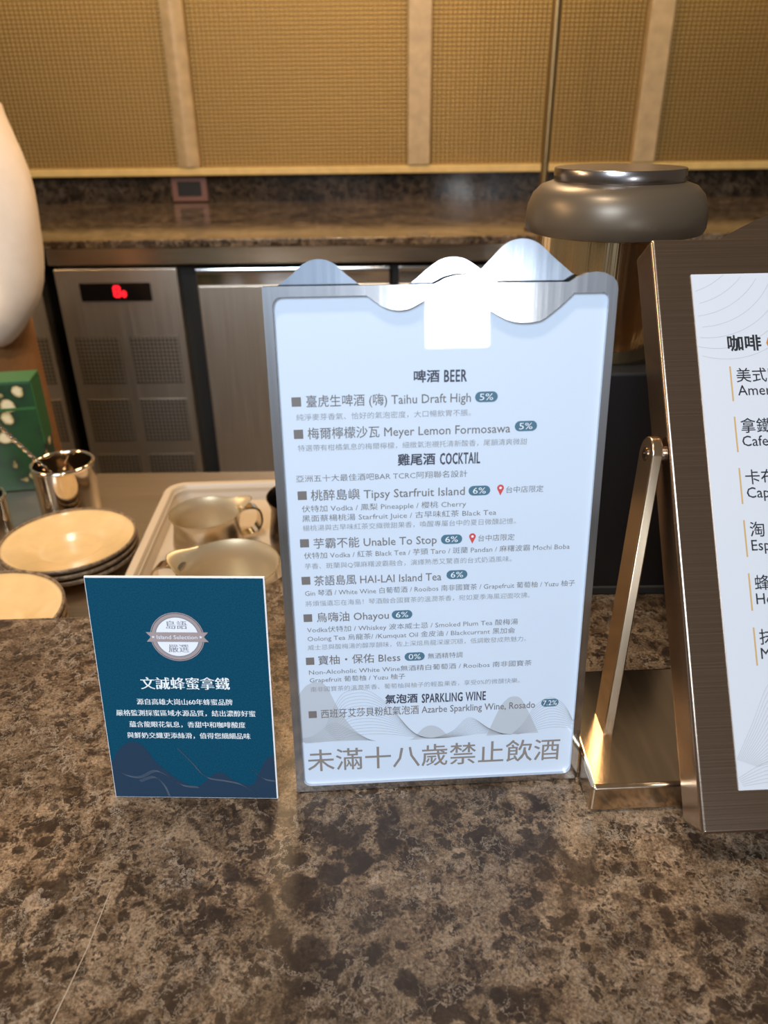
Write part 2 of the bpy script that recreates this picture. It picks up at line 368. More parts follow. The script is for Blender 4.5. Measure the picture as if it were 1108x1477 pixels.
hw_ = struct(MB().box(-3, 3, -4.5, -4.4, -.95, 1.05).build('wall_reflector', 'reflector_cool')); hw_.location.z = ZC  # unseen pale wall, added and kept low for its reflection in the steel

# ---- stone bar: top and cabinet below it
bar = thing('bar_counter', 'brown marble bar counter with pale veins in front, carrying the upright menu signs', 'counter', (0, 0, -.95))
edge = curved([(-1.9, .606), (-1.0, .634), (-.4005, .6514), (-.3129, .6546), (-.235, .664), (-.17, .688), (-.131, .711), (-.108, .745), (-.094, .80), (-.088, .88), (-.085, .96)], 6)
poly = [(1.9, .02), (1.9, .98), (-.085, .98)]+[p for p in edge[::-1]][1:]+[(-1.9, .02)]
poly = [(-1.9, .02), (1.9, .02), (1.9, .98), (-.085, .98)]+edge[::-1][1:]
ct = MB().prism(poly, -.04+.95, .95).build('countertop', 'stone', bar, bevel=.0025)
mb = MB(); ribbon(mb, [(-186.7, 336.7), (-187.6, 316), (-188.8, 295), (-191.5, 273), (-194.1, 252.2), (-197, 226)], .55, .95015)
obj('pale_vein', flatmesh(mb), 'vein', bar)['label'] = 'straight pale vein in the marble'
MB().box(-1.85, 1.85, .08, .595, 0, .91).build('cabinet_body', 'cabinet', bar, bevel=.004)

# ---- steel prep worktop behind the bar
wt = thing('prep_worktop', 'low brushed steel worktop behind the bar, under the plates and jugs', 'worktop', (0, 0, -.95))
MB().box(-1.85, 1.85, .60, 1.345, .765, .80).build('worktop_surface', 'worktop', wt, bevel=.004)
MB().box(-1.8, 1.8, .61, 1.30, .08, .765).build('cabinet_body', 'fridge', wt, bevel=.003)
for x in (-1.7, 0, 1.7):
    
    for y in (.70, 1.2): MB().box(x-.03, x+.03, y, y+.06, 0, .08).build('foot', 'black', wt)

# ---- back counter slab
bc = tag(MB().prism([(-2.4, 2.165), (2.4, 2.165), (2.4, 3.17), (-2.4, 3.17)], .1445, .1662).build('back_countertop', 'slab', None, bevel=.003), 'glossy brown marble slab along the back wall above the steel fridges', 'countertop')
bc.location.z = ZC

# ---- undercounter fridges
def fridge(x0, x1, label, panel, doors):
    f = thing('undercounter_fridge', label, 'fridge', ((x0+x1)/2, 2.2, -.95), 0, None)
    c = (x0+x1)/2
    def B(): return MB()
    MB().box(x0-c, x1-c, .03, .80, .10, 1.04).build('body', 'gap', f, bevel=.003)
    MB().box(x0-c, x1-c, -.008, .85, 1.0465, 1.094).build('worktop_edge', 'band', f, bevel=.003)
    for xx in (x0+.08, x1-.08):
        for yy in (.1, .7): MB().lathe([(.022, 0), (.022, .02), (.014, .024), (.014, .102)], 16).build('foot', 'black', f).location = (xx-c, yy, 0)
    if panel:
        p0, p1 = panel
        m = MB().box(p0-c, p1-c, 0, .032, .13, 1.036).build('compressor_panel', 'fridge', f, bevel=.003)
        w_ = p1-p0
        for i in range(2):
            for (z0, z1) in ((.705, .845), (.52, .655), (.33, .475)):
                a = p0-c+w_*(.07 if i == 0 else .53); b = a+w_*(.37 if i == 0 else .41)
                v = MB().box(a, b, -.0015, .002, z0, z1).build('vent_grille', 'fridge_vent', m)
        if w_ > .3:
            dsp = MB().box(p0-c+.066, p0-c+.266, -.006, .002, .9475, .9985).build('display', 'display', m, bevel=.002)
            # a red seven segment read-out of two small digits
            d = MB(); sw = .0035
            def seg(cx, cz, hgt, on):
                wd = hgt*.55
                S7 = dict(a=(cx-wd/2, cx+wd/2, cz+hgt/2-sw, cz+hgt/2+sw), g=(cx-wd/2, cx+wd/2, cz-sw, cz+sw), d=(cx-wd/2, cx+wd/2, cz-hgt/2-sw, cz-hgt/2+sw),
                          f=(cx-wd/2-sw, cx-wd/2+sw, cz, cz+hgt/2), b=(cx+wd/2-sw, cx+wd/2+sw, cz, cz+hgt/2), e=(cx-wd/2-sw, cx-wd/2+sw, cz-hgt/2, cz), c=(cx+wd/2-sw, cx+wd/2+sw, cz-hgt/2, cz))
                for q in on:
                    a0, a1, b0, b1 = S7[q]; d.box(a0, a1, -.0075, -.0055, b0, b1)
            seg(p0-c+.171, .975, .026, 'abcdefg'); seg(p0-c+.190, .968, .012, 'abcdef')
            d.build('red_digits', 'red', m)
    for (a, b) in doors:
        dr = MB().box(a-c, b-c, -.004, .028, .13, .988).build('door', 'fridge', f, bevel=.004)
        h = MB().prism([(-.004, .988), (.028, .988), (.028, 1.036), (-.010, 1.036), (-.012, 1.030), (-.004, 1.022)], a-c, b-c, 'x').build('handle', 'steel', dr, bevel=.002)
    MB().box(x0-c+.02, x1-c-.02, .02, .05, .105, .128).build('kick_plate', 'black', f)
    return f
fridge(-.925, .972, 'steel undercounter fridge with a red digital read-out, below the back marble slab', (-.917, -.572), [(-.518, .024), (.049, .47), (.495, .96)])
fridge(-2.3, -.955, 'steel undercounter fridge beside the white sleeved person, left of the black gap', (-1.14, -.962), [(-1.72, -1.17), (-2.28, -1.74)])
fridge(1.0, 2.3, 'steel undercounter fridge mostly hidden behind the tilted coffee menu', None, [(1.02, 1.63), (1.65, 2.28)])

# ---- outlet on the marble splash, post on the slab
ou = thing('power_outlet', 'reddish brown framed power outlet low on the dark marble splash wall', 'outlet', (-.731, 3.172, .2145))
MB().prism([(-.068, -.045), (.068, -.045), (.068, .045), (-.068, .045)], -.012, 0, 'y').build('face_plate', 'outlet', ou, bevel=.003)
MB().box(-.045, .045, -.014, -.006, -.026, .026).build('socket', 'gap', ou, bevel=.002)
po = thing('shelf_post', 'slim bronze vertical post rising from the back slab behind the drink dispenser', 'post', (.455, 2.30, .1662))
MB().tube([(0, 0, .01), (0, 0, 1.35)], .0105, 20).build('pole', 'post', po, smooth=40)
MB().lathe([(.045, 0), (.045, .006), (.03, .011), (.0108, .014)], 32).build('base_flange', 'post', po, smooth=40)

# ================================================================== THINGS ON THE WORKTOP
ZW = -.15
def plate_mesh(R):
    top = [(R*1.0, .0225), (R*.985, .0235), (R*.90, .0195), (R*.72, .0150), (R*.62, .0120), (R*.50, .0075), (R*.44, .0062), (R*.41, .0064), (R*.36, .0056), (R*.2, .0052), (0, .0052)]
    bot = [(0, .002), (R*.50, .002), (R*.52, .0), (R*.56, .0), (R*.58, .004), (R*.74, .0105), (R*.92, .0155), (R*.99, .0195)]
    mb = MB().lathe(top[::-1][0:-2], 64, 0, None, False)
    return mb, top, bot
def plate(name, label, loc, group):
    R = .1
    p = thing(name, label, 'plate', loc, 0, group)
    _, top, bot = plate_mesh(R)
    prof = bot+[(R*1.004, .0215)]+top
    g = MB().lathe([q for q in bot+[(R*.985, .0205), (R*.965, .0215)]+top[2:]], 72, 0, None, False).build('dish', 'plate', p, smooth=60)
    rm = MB()
    seg = 96; ring = [(R*.972, .0170), (R*.992, .0185), (R*1.006, .0212), (R*1.002, .0238), (R*.985, .0246), (R*.968, .0236)]
    rm.lathe(ring+[ring[0]], seg, 0, None, False).build('brown_rim', 'plate_rim', p, smooth=60)
    return p
P1 = plate('cream_plate', 'cream plate with a speckled brown rim, topmost of the stack by the steel cup', (-.481, 1.01, ZW+.021), 'cream plates behind the bar')
dup(P1, (-.481, 1.010, ZW+.0105), .7, 'cream plate, middle one of the stack of three by the steel cup')
dup(P1, (-.481, 1.010, ZW), 1.9, 'cream plate, lowest of the stack of three by the steel cup')
dup(P1, (-.505, .783, ZW+.042), .4, 'cream plate topmost on the near stack, cut off by the bar edge')
for k, t in enumerate(('second', 'third', 'fourth', 'fifth')):
    dup(P1, (-.505+.001*(k % 2), .783-.001*k, ZW+.0315-.0105*k), .3+k, 'cream plate, %s from the top of the near stack behind the bar edge' % t)

def cup(name, label, loc, R, Hh, mat='mirror', inner=None, group=None):
    c = thing(name, label, 'cup', loc, 0, group)
    MB().lathe([(0, .004), (R*.93, .004), (R*.95, .008), (R*.955, Hh-.004), (R*.96, Hh), (R, Hh), (R, .004), (R*.97, 0), (0, 0)], 64, 0, None, False).build('body', mat, c, smooth=35)
    pr = [(R*.985+.0035*cos(a), Hh+.0035*sin(a)) for a in [2*pi*i/10 for i in range(11)]]
    MB().lathe(pr, 64, 0, None, False).build('rolled_rim', 'chrome', c, smooth=60)
    return c
cup('steel_cup', 'polished steel cup with a rolled rim holding the twisted bar spoon', (-.536, 1.165, ZW), .0495, .100)
cup('steel_cup', 'polished steel cup cut off by the frame edge beside the cream plates', (-.652, 1.085, ZW), .045, .075)
# twisted bar spoon
sp = thing('bar_spoon', 'twisted steel bar spoon leaning out of the polished steel cup', 'spoon', (-.520, 1.163, ZW+.006))
A = Vector((.012, .01, 0)); Bp = Vector((-.115, -.052, .232)); ax = (Bp-A)
mb = MB(); n = 160; t_ = ax.normalized(); nn = t_.orthogonal().normalized(); bb = t_.cross(nn); v = []; f = []
for i in range(n+1):
    c0 = A+ax*(.12+.88*i/n); tw = i/n*2*pi*11
    for k in range(8):
        a = k*2*pi/8; r = .0031*(1+.24*cos(2*a)); v.append(c0+nn*(r*cos(a+tw))+bb*(r*sin(a+tw)))
for i in range(n):
    for k in range(8):
        f.append((i*8+k, i*8+(k+1) % 8, (i+1)*8+(k+1) % 8, (i+1)*8+k))
f += [tuple(range(8))[::-1], tuple(range(n*8, n*8+8))]
mb.add(v, f).build('twisted_shaft', 'chrome', sp, smooth=50)
MB().lathe([(0, -.016), (.006, -.012), (.0095, -.003), (.008, .008), (.0045, .016), (.003, .024), (0, .0245)], 20, 0, Matrix.Translation(A+ax*.075) @ ax.to_track_quat('Z', 'Y').to_matrix().to_4x4() @ Matrix.Diagonal((1, .35, 1, 1))).build('bowl', 'chrome', sp, smooth=60)

# tray with jugs
tr = thing('serving_tray', 'cream plastic tray with rounded corners holding the steel jugs', 'tray', (-.158, .985, ZW), radians(2.5))
def rr3(w_, d_, r): return rrect(-w_/2, w_/2, -d_/2, d_/2, r, 8)
out = [(rr3(.43, .50, .035), .032), (rr3(.426, .496, .033), .034), (rr3(.404, .474, .026), .034), (rr3(.40, .47, .024), .031), (rr3(.385, .455, .022), .006)]
und = [(rr3(.43, .50, .035), .029), (rr3(.395, .465, .024), .027), (rr3(.388, .458, .022), 0.0)]
def loft(levels):
    v = []; f = []; n = len(levels[0][0])
    for lp, z in levels: v += [(x, y, z) for x, y in lp]
    for i in range(len(levels)-1):
        for k in range(n): f.append((i*n+k, i*n+(k+1) % n, (i+1)*n+(k+1) % n, (i+1)*n+k))
    return v, f, n
v, f, n = loft(und[::-1]+out)
f += [tuple(range(n))[::-1], tuple(range(len(v)-n, len(v)))]
MB().add(v, f).build('tray_body', 'tray', tr, smooth=30)

def jug(label, loc, R, Hh, rz, mat='jug', inner='jug_in', spout=.022, group='steel milk jugs on the tray'):
    j = thing('milk_jug', label, 'jug', loc, rz, group)
    seg = 72
    prof = [(R*.70, 0), (R*.95, .004), (R*1.0, .012), (R*1.0, Hh*.25), (R*.93, Hh*.6), (R*.90, Hh*.8), (R*.97, Hh*.95), (R*1.0, Hh)]
    def rev(pf, shrink):
        v = []; f = []; n = len(pf)
        for k in range(seg):
            a = 2*pi*k/seg; da = (a-pi+pi) % (2*pi)-pi      # spout towards -x
            d = abs(abs(da)-pi) if True else 0
            for r, z in pf:
                zz = max(0, (z/Hh-.55)/.45); e = math.exp(-(d/.33)**2)*spout*zz*zz
                rr = max(r-shrink, .0005)+e
                v.append((rr*cos(a), rr*sin(a), z+e*.35))
        for k in range(seg):
            for i in range(n-1):
                a0, b0 = k*n+i, ((k+1) % seg)*n+i; f.append((a0, b0, b0+1, a0+1))
        return v, f, n
    v, f, n = rev(prof, 0)
    f.append(tuple(k*n for k in range(seg))[::-1])
    body = MB().add(v, f)
    vi, fi, ni = rev([(0.001, .003)]+[(r, max(z, .003)) for r, z in prof], .0016)
    # rim strip between the outer and the inner wall
    b = len(body.v)
    body.add(vi, [q[::-1] for q in fi], 1)
    body.f += [(k*n+n-1, ((k+1) % seg)*n+n-1, b+((k+1) % seg)*ni+ni-1, b+k*ni+ni-1) for k in range(seg)]; body.m += [0]*seg
    body.build('body', [mat, inner], j, smooth=60)
    hp = curved([(R*.955, 0, Hh*.86), (R*1.25, 0, Hh*.90), (R*1.55, 0, Hh*.78), (R*1.60, 0, Hh*.45), (R*1.40, 0, Hh*.22), (R*.99, 0, Hh*.18)], 6)
    hb = MB(); v = []; f = []
    for i, p in enumerate(hp):
        a = Vector(hp[max(i-1, 0)]); c = Vector(hp[min(i+1, len(hp)-1)]); t = (c-a).normalized(); nn = Vector((t.z, 0, -t.x))
        for s_, q in ((-.0095, -.0016), (.0095, -.0016), (.0095, .0016), (-.0095, .0016)): v.append(Vector(p)+Vector((0, s_, 0))+nn*q)
    for i in range(len(hp)-1):
        for k in range(4): f.append((i*4+k, i*4+(k+1) % 4, (i+1)*4+(k+1) % 4, (i+1)*4+k))
    f += [(0, 1, 2, 3), (len(v)-4, len(v)-1, len(v)-2, len(v)-3)]
    hb.add(v, f).build('handle', 'chrome', j, smooth=40)
    return j
jug('steel milk jug with its spout turned to the plates, at the back of the tray', (-.275, 1.035, ZW+.0068), .054, .066, radians(28))
jug('large pale steel jug at the front of the tray, directly behind the teal card', (-.207, .862, ZW+.0068), .068, .078, radians(170), 'jug', 'jug_in', .018)
jug('dark steel jug on the tray half hidden behind the drinks menu', (-.118, 1.045, ZW+.0068), .062, .088, radians(-60), 'darkjug', 'darkjug', .015)

# green printed carton
gb = thing('printed_carton', 'green carton printed with pale flowers, at the back of the steel worktop', 'carton', (-.745, 1.285, ZW), radians(10))
MB().box(-.13, .13, -.03, .03, 0, .205).build('carton_body', 'flowers', gb, bevel=.003)
MB().box(-.131, .131, -.031, .031, .203, .209).build('lid_flap', 'green', gb, bevel=.002)
MB().prism([(-.0305, .09), (.0305, .09), (.0305, .203), (-.0305, .203)], .1295, .1312, 'x').build('side_panel', 'green', gb)
MB().box(-.13, .13, -.0312, -.030, .155, .160).build('green_band', 'green', gb)

# ================================================================== DRINK DISPENSER
dd = thing('drink_dispenser', 'drink dispenser with polished round tank and graphite lid on a black base', 'dispenser', (.223, .772, 0))
MB().prism(rrect(-.095, .095, -.088, .088, .012, 5), .004, .245).build('base', 'black', dd, bevel=.004)
MB().prism(rrect(-.098, .098, -.0905, .0905, .012, 5), 0, .010).build('base_foot', 'rubber', dd, bevel=.002)
MB().lathe([(.0, .245), (.064, .245), (.066, .249), (.0705, .262), (.0725, .285), (.0725, .362), (.0, .362)], 96, 0, None, False).build('tank', 'tank', dd, smooth=50)
ld = MB().lathe([(.0, .358), (.0765, .358), (.0815, .3595), (.0834, .364), (.0836, .371), (.0822, .382), (.0780, .3925), (.071, .3995), (.0605, .4030), (.0, .4035)], 96, 0, None, False).build('lid', 'lid', dd, smooth=50)
MB().lathe([(.0, .4030), (.0592, .4030), (.0598, .4045), (.0598, .4135), (.0590, .4145), (.0, .4150)], 96, 0, None, False).build('lid_cap', 'lidrim', ld, smooth=40)
# ================================================================== DRINKS MENU (upright framed sign)
MENU_TEXT = [
    ('H', '啤酒', 91.2, 107.2, 315.2),
    ('HL', 'BEER', 110.4, 124.6, 315.0),
    ('Q', '', 16.5, 0, 301.1),
    ('I', '臺虎生啤酒 (嗨) Taihu Draft High', 22.8, 127.6, 301.2),
    ('B', '5%', 137.6, 0, 301.0),
    ('D', '純淨麥芽香氣、恰好的氣泡密度，大口暢飲胃不脹。', 15.9, 127.8, 291.1),
    ('Q', '', 16.7, 0, 280.1),
    ('I', '梅爾檸檬沙瓦 Meyer Lemon Formosawa', 22.6, 153.8, 280.3),
    ('B', '5%', 164.0, 0, 281.1),
    ('D', '特選帶有柑橘氣息的梅爾檸檬，細緻氣泡襯托清新酸香，尾韻清爽微甜', 15.8, 165.3, 270.8),
    ('H', '雞尾酒', 80.5, 104.8, 260.9),
    ('HL', 'COCKTAIL', 108.2, 134.5, 260.7),
    ('E', '亞洲五十大最佳酒吧BAR TCRC阿翔聯名設計', 13.4, 126.4, 250.1),
    ('Q', '', 16.8, 0, 238.5),
    ('I', '桃醉島嶼 Tipsy Starfruit Island', 22.5, 124.9, 238.3),
    ('B', '6%', 134.7, 0, 237.9),
    ('P', '', 148.9, 0, 238.1),
    ('E', '台中店限定', 152.7, 177.9, 237.8),
    ('E', '伏特加 Vodka / 鳳梨 Pineapple / 櫻桃 Cherry', 16.1, 126.0, 229.0),
    ('E', '黑面蔡楊桃湯 Starfruit Juice / 古早味紅茶 Black Tea', 15.9, 146.6, 222.2),
    ('D', '楊桃湯與古早味紅茶交織微甜果香，喚醒專屬台中的夏日微醺記憶。', 15.9, 160.3, 215.3),
    ('Q', '', 16.5, 0, 204.4),
    ('I', '芋霸不能 Unable To Stop', 22.6, 106.3, 203.9),
    ('B', '6%', 116.5, 0, 203.5),
    ('P', '', 130.8, 0, 203.8),
    ('E', '台中店限定', 134.8, 159.8, 203.5),
    ('E', '伏特加 Vodka / 紅茶 Black Tea / 芋頭 Taro / 斑蘭 Pandan / 麻糬波霸 Mochi Boba', 15.7, 198.7, 195.1),
    ('D', '芋香、斑蘭與Q彈麻糬波霸融合，演繹熟悉又驚喜的台式奶酒風味。', 15.7, 158.6, 187.3),
    ('Q', '', 16.0, 0, 176.5),
    ('I', '茶語島風 HAI-LAI Island Tea', 21.6, 109.7, 176.1),
    ('B', '6%', 120.6, 0, 176.8),
    ('E', 'Gin 琴酒 / White Wine 白葡萄酒 / Rooibos 南非國寶茶 / Grapefruit 葡萄柚 / Yuzu 柚子', 14.8, 204.3, 166.9),
    ('D', '將煩惱遺忘在海島！琴酒融合國寶茶的溫潤茶香，宛如夏季海風迎面吹拂。', 14.8, 172.7, 158.8),
    ('Q', '', 15.8, 0, 147.6),
    ('I', '烏嗨油 Ohayou', 22.0, 72.7, 147.7),
    ('B', '6%', 82.1, 0, 147.4),
    ('E', 'Vodka伏特加 / Whiskey 波本威士忌 / Smoked Plum Tea 酸梅湯', 14.7, 165.1, 138.1),
    ('E', 'Oolong Tea 烏龍茶/ /Kumquat Oil 金皮油 / Blackcurrant 黑加侖', 14.7, 163.3, 131.1),
    ('D', '威士忌與酸梅湯的醇厚韻味，佐上深焙烏龍深邃沉穩，低調散發成熟魅力。', 14.5, 171.6, 123.9),
    ('Q', '', 15.6, 0, 112.8),
    ('I', '寶柚・保佑 Bless', 21.4, 80.5, 113.1),
    ('B', '0%', 90.9, 0, 113.0),
    ('E', '無酒精特調', 100.4, 125.7, 112.8),
    ('E', 'Non-Alcoholic White Wine無酒精白葡萄酒 / Rooibos 南非國寶茶', 14.3, 176.8, 103.6),
    ('E', 'Grapefruit 葡萄柚 / Yuzu 柚子', 14.5, 83.9, 97.0),
    ('D', '南非國寶茶的溫潤茶香、葡萄柚與柚子的輕盈果香，享受0%的微醺快樂。', 14.8, 168.7, 89.1),
    ('H', '氣泡酒', 69.2, 92.8, 77.8),
    ('HL', 'SPARKLING WINE', 96.2, 143.6, 77.2),
    ('Q', '', 15.2, 0, 67.5),
    ('I', '西班牙艾莎貝粉紅氣泡酒 Azarbe Sparkling Wine, Rosado', 21.3, 181.1, 67.7),
    ('B', '7.2%', 192.3, 0, 68.4),
    ('W', '未滿十八歲禁止飲酒', 9.3, 202.3, 26.2),
]
ms = leaning('drinks_menu', 'upright drinks menu in a brushed steel frame with a mountain shaped top', 'menu sign', (-.0690847, .41675808, .0012), .04913116, .12791669)
OUT_TOP = [(103.3, 370.9), (106.5, 372.3), (110.4, 374.3), (117.5, 375.9), (124.7, 376.1), (132.9, 374.4), (142.3, 371.1), (185.8, 370.6), (190.7, 373.6), (196.8, 375.7), (202.0, 376.3), (207.2, 375.6), (212.6, 373.2), (215.6, 369.6), (216.4, 366.0)]
outer = [(0, .8), (.8, 0), (215.6, 0), (216.4, .8)]+OUT_TOP[::-1]+[(.8, 371.6), (0, 370.8)]
wave = curved([(62.4, 365.3), (67.4, 361.6), (73.5, 357.9), (80.7, 356.2), (87.9, 357.0), (95.1, 360.5), (102.3, 364.2), (111.5, 366.4), (120.8, 365.2), (128.1, 360.9), (135.5, 356.4), (146.2, 350.1), (153, 347.6), (159.9, 346.9), (166, 347.4), (171.4, 349.1), (181.4, 356.8), (189.3, 364.2)], 4)
bl = rrect(5.6, 211.0, 5.0, 365.0, 6, 6)
n7 = 7
inner = bl[:n7]+[(211.2, 359.5), (210.3, 362.5), (208.0, 364.1)]+wave[::-1]+[(10.5, 365.4), (8.0, 364.6), (6.2, 362.4), (5.6, 359.5)]+bl[3*n7:]
fr = obj('frame', flat([outer, inner], .003), 'steel', ms)
bk = [(0, 0), (216.4, 0), (216.4, 366), (189.6, 375.0)]+curved([(189.6, 375.0), (177.6, 384.6), (167.9, 392.8), (158.6, 395.8), (148.6, 393.7), (140.7, 386.6), (132.8, 378.5)], 4)[1:]+curved([(132.8, 378.5), (124.5, 384.1), (116.4, 386.1), (108.3, 384.8), (100.2, 379.7), (89.4, 371.0), (84, 368)], 4)[1:]+[(62, 368)]+curved([(62, 368), (58.1, 371.4), (49.6, 378.2), (42.8, 384.1), (33.9, 386.4), (24.8, 383.7), (17.5, 377.5), (9.1, 371.6), (4, 368.5), (0, 366)], 4)[1:]
bp_ = obj('mountain_back_plate', flat([bk], .002), 'back_steel', ms); bp_.location = (0, 0, -.0075); bp_['label'] = 'brushed back plate cut into three mountain peaks'
MB().box(.003, .2134, .003, .366, -.0075, -.0048).build('spacer_panel', 'bronze', ms)
sh = MB().prism([(x/1000, y/1000) for x, y in rrect(4.2, 212.4, 3.6, 367.2, 5, 5)], -.0048, -.0026).build('menu_sheet', 'paper', ms); sh['label'] = 'glossy bluish white menu sheet printed with drinks'
MB().box(.095, .121, .012, .0145, -.085, -.0075).box(.095, .121, .0145, .26, -.0100, -.0075).build('support_foot', 'bronze', ms)
ZT = -.0025
KIND = {'H': ('section_heading', 'ink_h', 8.4, .030), 'HL': ('section_heading', 'ink_h', 10.8, .022), 'I': ('item_name', 'ink', 8.3, .006),
        'E': ('item_description', 'ink', 5.15, -.004), 'D': ('item_description', 'ink_d', 4.7, -.006), 'W': ('age_notice', 'ink_w', 21.4, .006)}
for kind, s, a, b, vm in MENU_TEXT:
    mb = MB()
    if kind in KIND:
        nm, mt, em, wx = KIND[kind]
        text(mb, s, a, b, vm, em, wx, None, ZT, 0, .342 if kind == 'HL' else .375, 1.10 if kind == 'HL' else 1.0)
        obj(nm, flatmesh(mb), mt, sh)
    elif kind == 'Q':
        mb.add([((a-3)/1000, (vm-3)/1000, ZT), ((a+3)/1000, (vm-3)/1000, ZT), ((a+3)/1000, (vm+3)/1000, ZT), ((a-3)/1000, (vm+3)/1000, ZT)], [(0, 1, 2, 3)])
        obj('square_bullet', flatmesh(mb), 'ink', sh)
    elif kind == 'B':
        hw = 7.3 if s != '7.2%' else 6.6
        mb.add([(x/1000, y/1000, ZT) for x, y in rrect(a-hw, a+hw, vm-3.4, vm+3.4, 3.39, 6)], [tuple(range(28))])
        text(mb, s, a-hw*(.6 if hw > 7 else .8), a+hw*(.6 if hw > 7 else .8), vm, 6.2, -.004, None, ZT+.0001, 1, .34)
        obj('strength_badge', flatmesh(mb), ['badge', 'badge_t'], sh)
    elif kind == 'P':
        pts = [(a+2.3*cos(radians(t)), vm+1.2+2.3*sin(radians(t))) for t in range(-30, 211, 15)]+[(a, vm-4.2)]
        mb.add([(x/1000, y/1000, ZT) for x, y in pts], [tuple(range(len(pts)))])
        mb.add([((a+.9*cos(t*pi/6))/1000, (vm+1.2+.9*sin(t*pi/6))/1000, ZT+.0001) for t in range(12)], [tuple(range(12))], 1)
        obj('location_pin', flatmesh(mb), ['pin', 'badge_t'], sh)
# printed landscape at the foot of the sheet
def printed(name, pts, mat, parent, z):
    o = obj(name, flat([pts]), mat, parent); o.location = (0, 0, z); return o
printed('mountain_print', curved([(4.4, 82.0), (8, 88), (12.5, 93), (19.5, 95.0), (26.4, 91.1), (33.9, 72.6), (44.7, 53.4), (57.0, 42.6)], 4)+[(4.4, 43.2)], 'art', sh, ZT-.00008)
printed('mountain_print', curved([(86.0, 41.0), (89.8, 42.8), (97.2, 51.0), (103.1, 53.1), (109.9, 50.2), (116.4, 42.3), (119, 41)], 4), 'art', sh, ZT-.00008)
printed('mountain_print', curved([(145.3, 41.4), (154.1, 64.8), (160.1, 73.6), (165.3, 75.3), (170.7, 72.5), (177.7, 58.5), (184.9, 42.0)], 4), 'art', sh, ZT-.00008)
def wavefan(par, base, ks, dx, wd, z, mat, name='contour_lines', lo=41.5, clip=None):
    mb = MB(); p = curved(base, 6)
    for k in range(ks):
        f = 1-k/ks*.92; q = [(x+dx*k, lo+(y-lo)*f) for x, y in p]
        if clip: q = [c for c in q if clip[0] <= c[0] <= clip[1] and c[1] <= clip[2]]
        if len(q) > 2: ribbon(mb, q, wd, z)
    return obj(name, flatmesh(mb), mat, par)
wavefan(sh, [(4.4, 46.6), (15.2, 48.8), (26.0, 57.0), (32.3, 58.6), (40.5, 53.7), (57.0, 42.6)], 9, .5, .26, ZT-.00004, 'art_l', clip=(4.6, 211.5, 367))
wavefan(sh, [(23.8, 54.6), (35.2, 81.0), (45.7, 87.0), (58.0, 85.0), (72.2, 71.7), (88.8, 48.4), (101.5, 41.8), (118.5, 46.7), (128.8, 57.0), (135.3, 57.4), (146.1, 48.7), (157.0, 42.0)], 15, .55, .24, ZT-.00004, 'art_l', clip=(4.6, 211.5, 367))
wavefan(sh, [(164.7, 42.0), (173, 51), (181.7, 66.3), (192.1, 73.0), (203.1, 66.1), (211.4, 50.4)], 12, .4, .24, ZT-.00004, 'art_l', clip=(4.6, 211.3, 367))

# ================================================================== TEAL CARD
tc_ = leaning('table_card', 'small teal table card with a round white seal and white writing', 'card', (-.20729785, .41481591, .0006), -.02920721, .15183949)
CW, CH = 124.5, 183.1
MB().box(0, CW/1000, 0, CH/1000, -.0016, -.0002).build('board', 'white_board', tc_)
cf = MB().box(.0004, (CW-1.1)/1000, .0004, (CH-1.0)/1000, -.0002, 0).build('printed_face', 'teal', tc_); cf['label'] = 'teal printed front with a white round seal'
MB().box(.045, .080, .0, .0012, -.055, -.0016).box(.045, .080, .0, .10, -.0022, -.0016).build('easel_foot', 'white_board', tc_)
Z1 = .0001
mt_ = curved([(.6, 29.8), (6.0, 40.5), (12.9, 48.0), (19.1, 49.8), (26.2, 46.0), (33.8, 32.9), (40.6, 24.9), (51.8, 15.1), (63.6, 10.6), (73.3, 18.1), (78.2, 22.6), (84.3, 22.7), (91.4, 16.5), (104.8, 12.1), (111.6, 24.0), (116.7, 34.7), (123.0, 39.2)], 4)
printed('mountain_print', [(.6, .6)]+[(123.2, .6)]+mt_[::-1], 'teal_mtn', cf, Z1)
mb = MB()
for p in ([(.7, 28.0), (9.7, 20.9), (20.2, 19.2), (31.5, 24.8), (40.2, 21.3), (51.5, 12.3), (63.6, 10.6)], [(51.5, 44.6), (60.9, 32.3), (70.4, 19.8), (85.3, 16.4), (97.2, 12.9), (111.7, 1.2)], [(19.8, 15.5), (30.9, 19.3), (37.8, 12.1), (41.1, 1)], [(106.4, 25.7), (114.3, 18.6), (122.5, 16.9)]):
    for k in range(4): ribbon(mb, [(min(x+k*.5, 123), y-k*.45) for x, y in curved(p, 6) if y-k*.45 > .6], .30, Z1+.0001)
obj('contour_lines', flatmesh(mb), 'teal_line', cf)
# round seal
cx, cy = 60.4, 137.1
def disc(mb, r0, r1, z, mi, seg=64):
    v = [((cx+r*cos(2*pi*k/seg))/1000, (cy+r*sin(2*pi*k/seg))/1000, z) for r in (r0, r1) for k in range(seg)]
    mb.add(v, [(k, (k+1) % seg, seg+(k+1) % seg, seg+k) for k in range(seg)] if r0 > 0 else [tuple(range(seg, 2*seg))], mi)
mb = MB(); disc(mb, 18.5, 19.1, Z1, 0); disc(mb, 15.9, 18.1, Z1, 0); disc(mb, 15.1, 15.9, Z1, 2); disc(mb, 0, 15.1, Z1, 1)
yt, yb = cy+3.7, cy-3.8
mb.add([(x/1000, y/1000, Z1+.0001) for x, y in ((38.4, yt), (82.4, yt), (79.2, cy), (82.4, yb), (38.4, yb), (41.6, cy))], [(0, 5, 2, 1), (5, 4, 3, 2)], 0)
text(mb, '島語', 53.4, 68.0, 146.6, 7.0, .012, -.012, Z1+.0001, 2); text(mb, '嚴選', 53.4, 67.8, 128.2, 7.0, .012, -.012, Z1+.0001, 2)
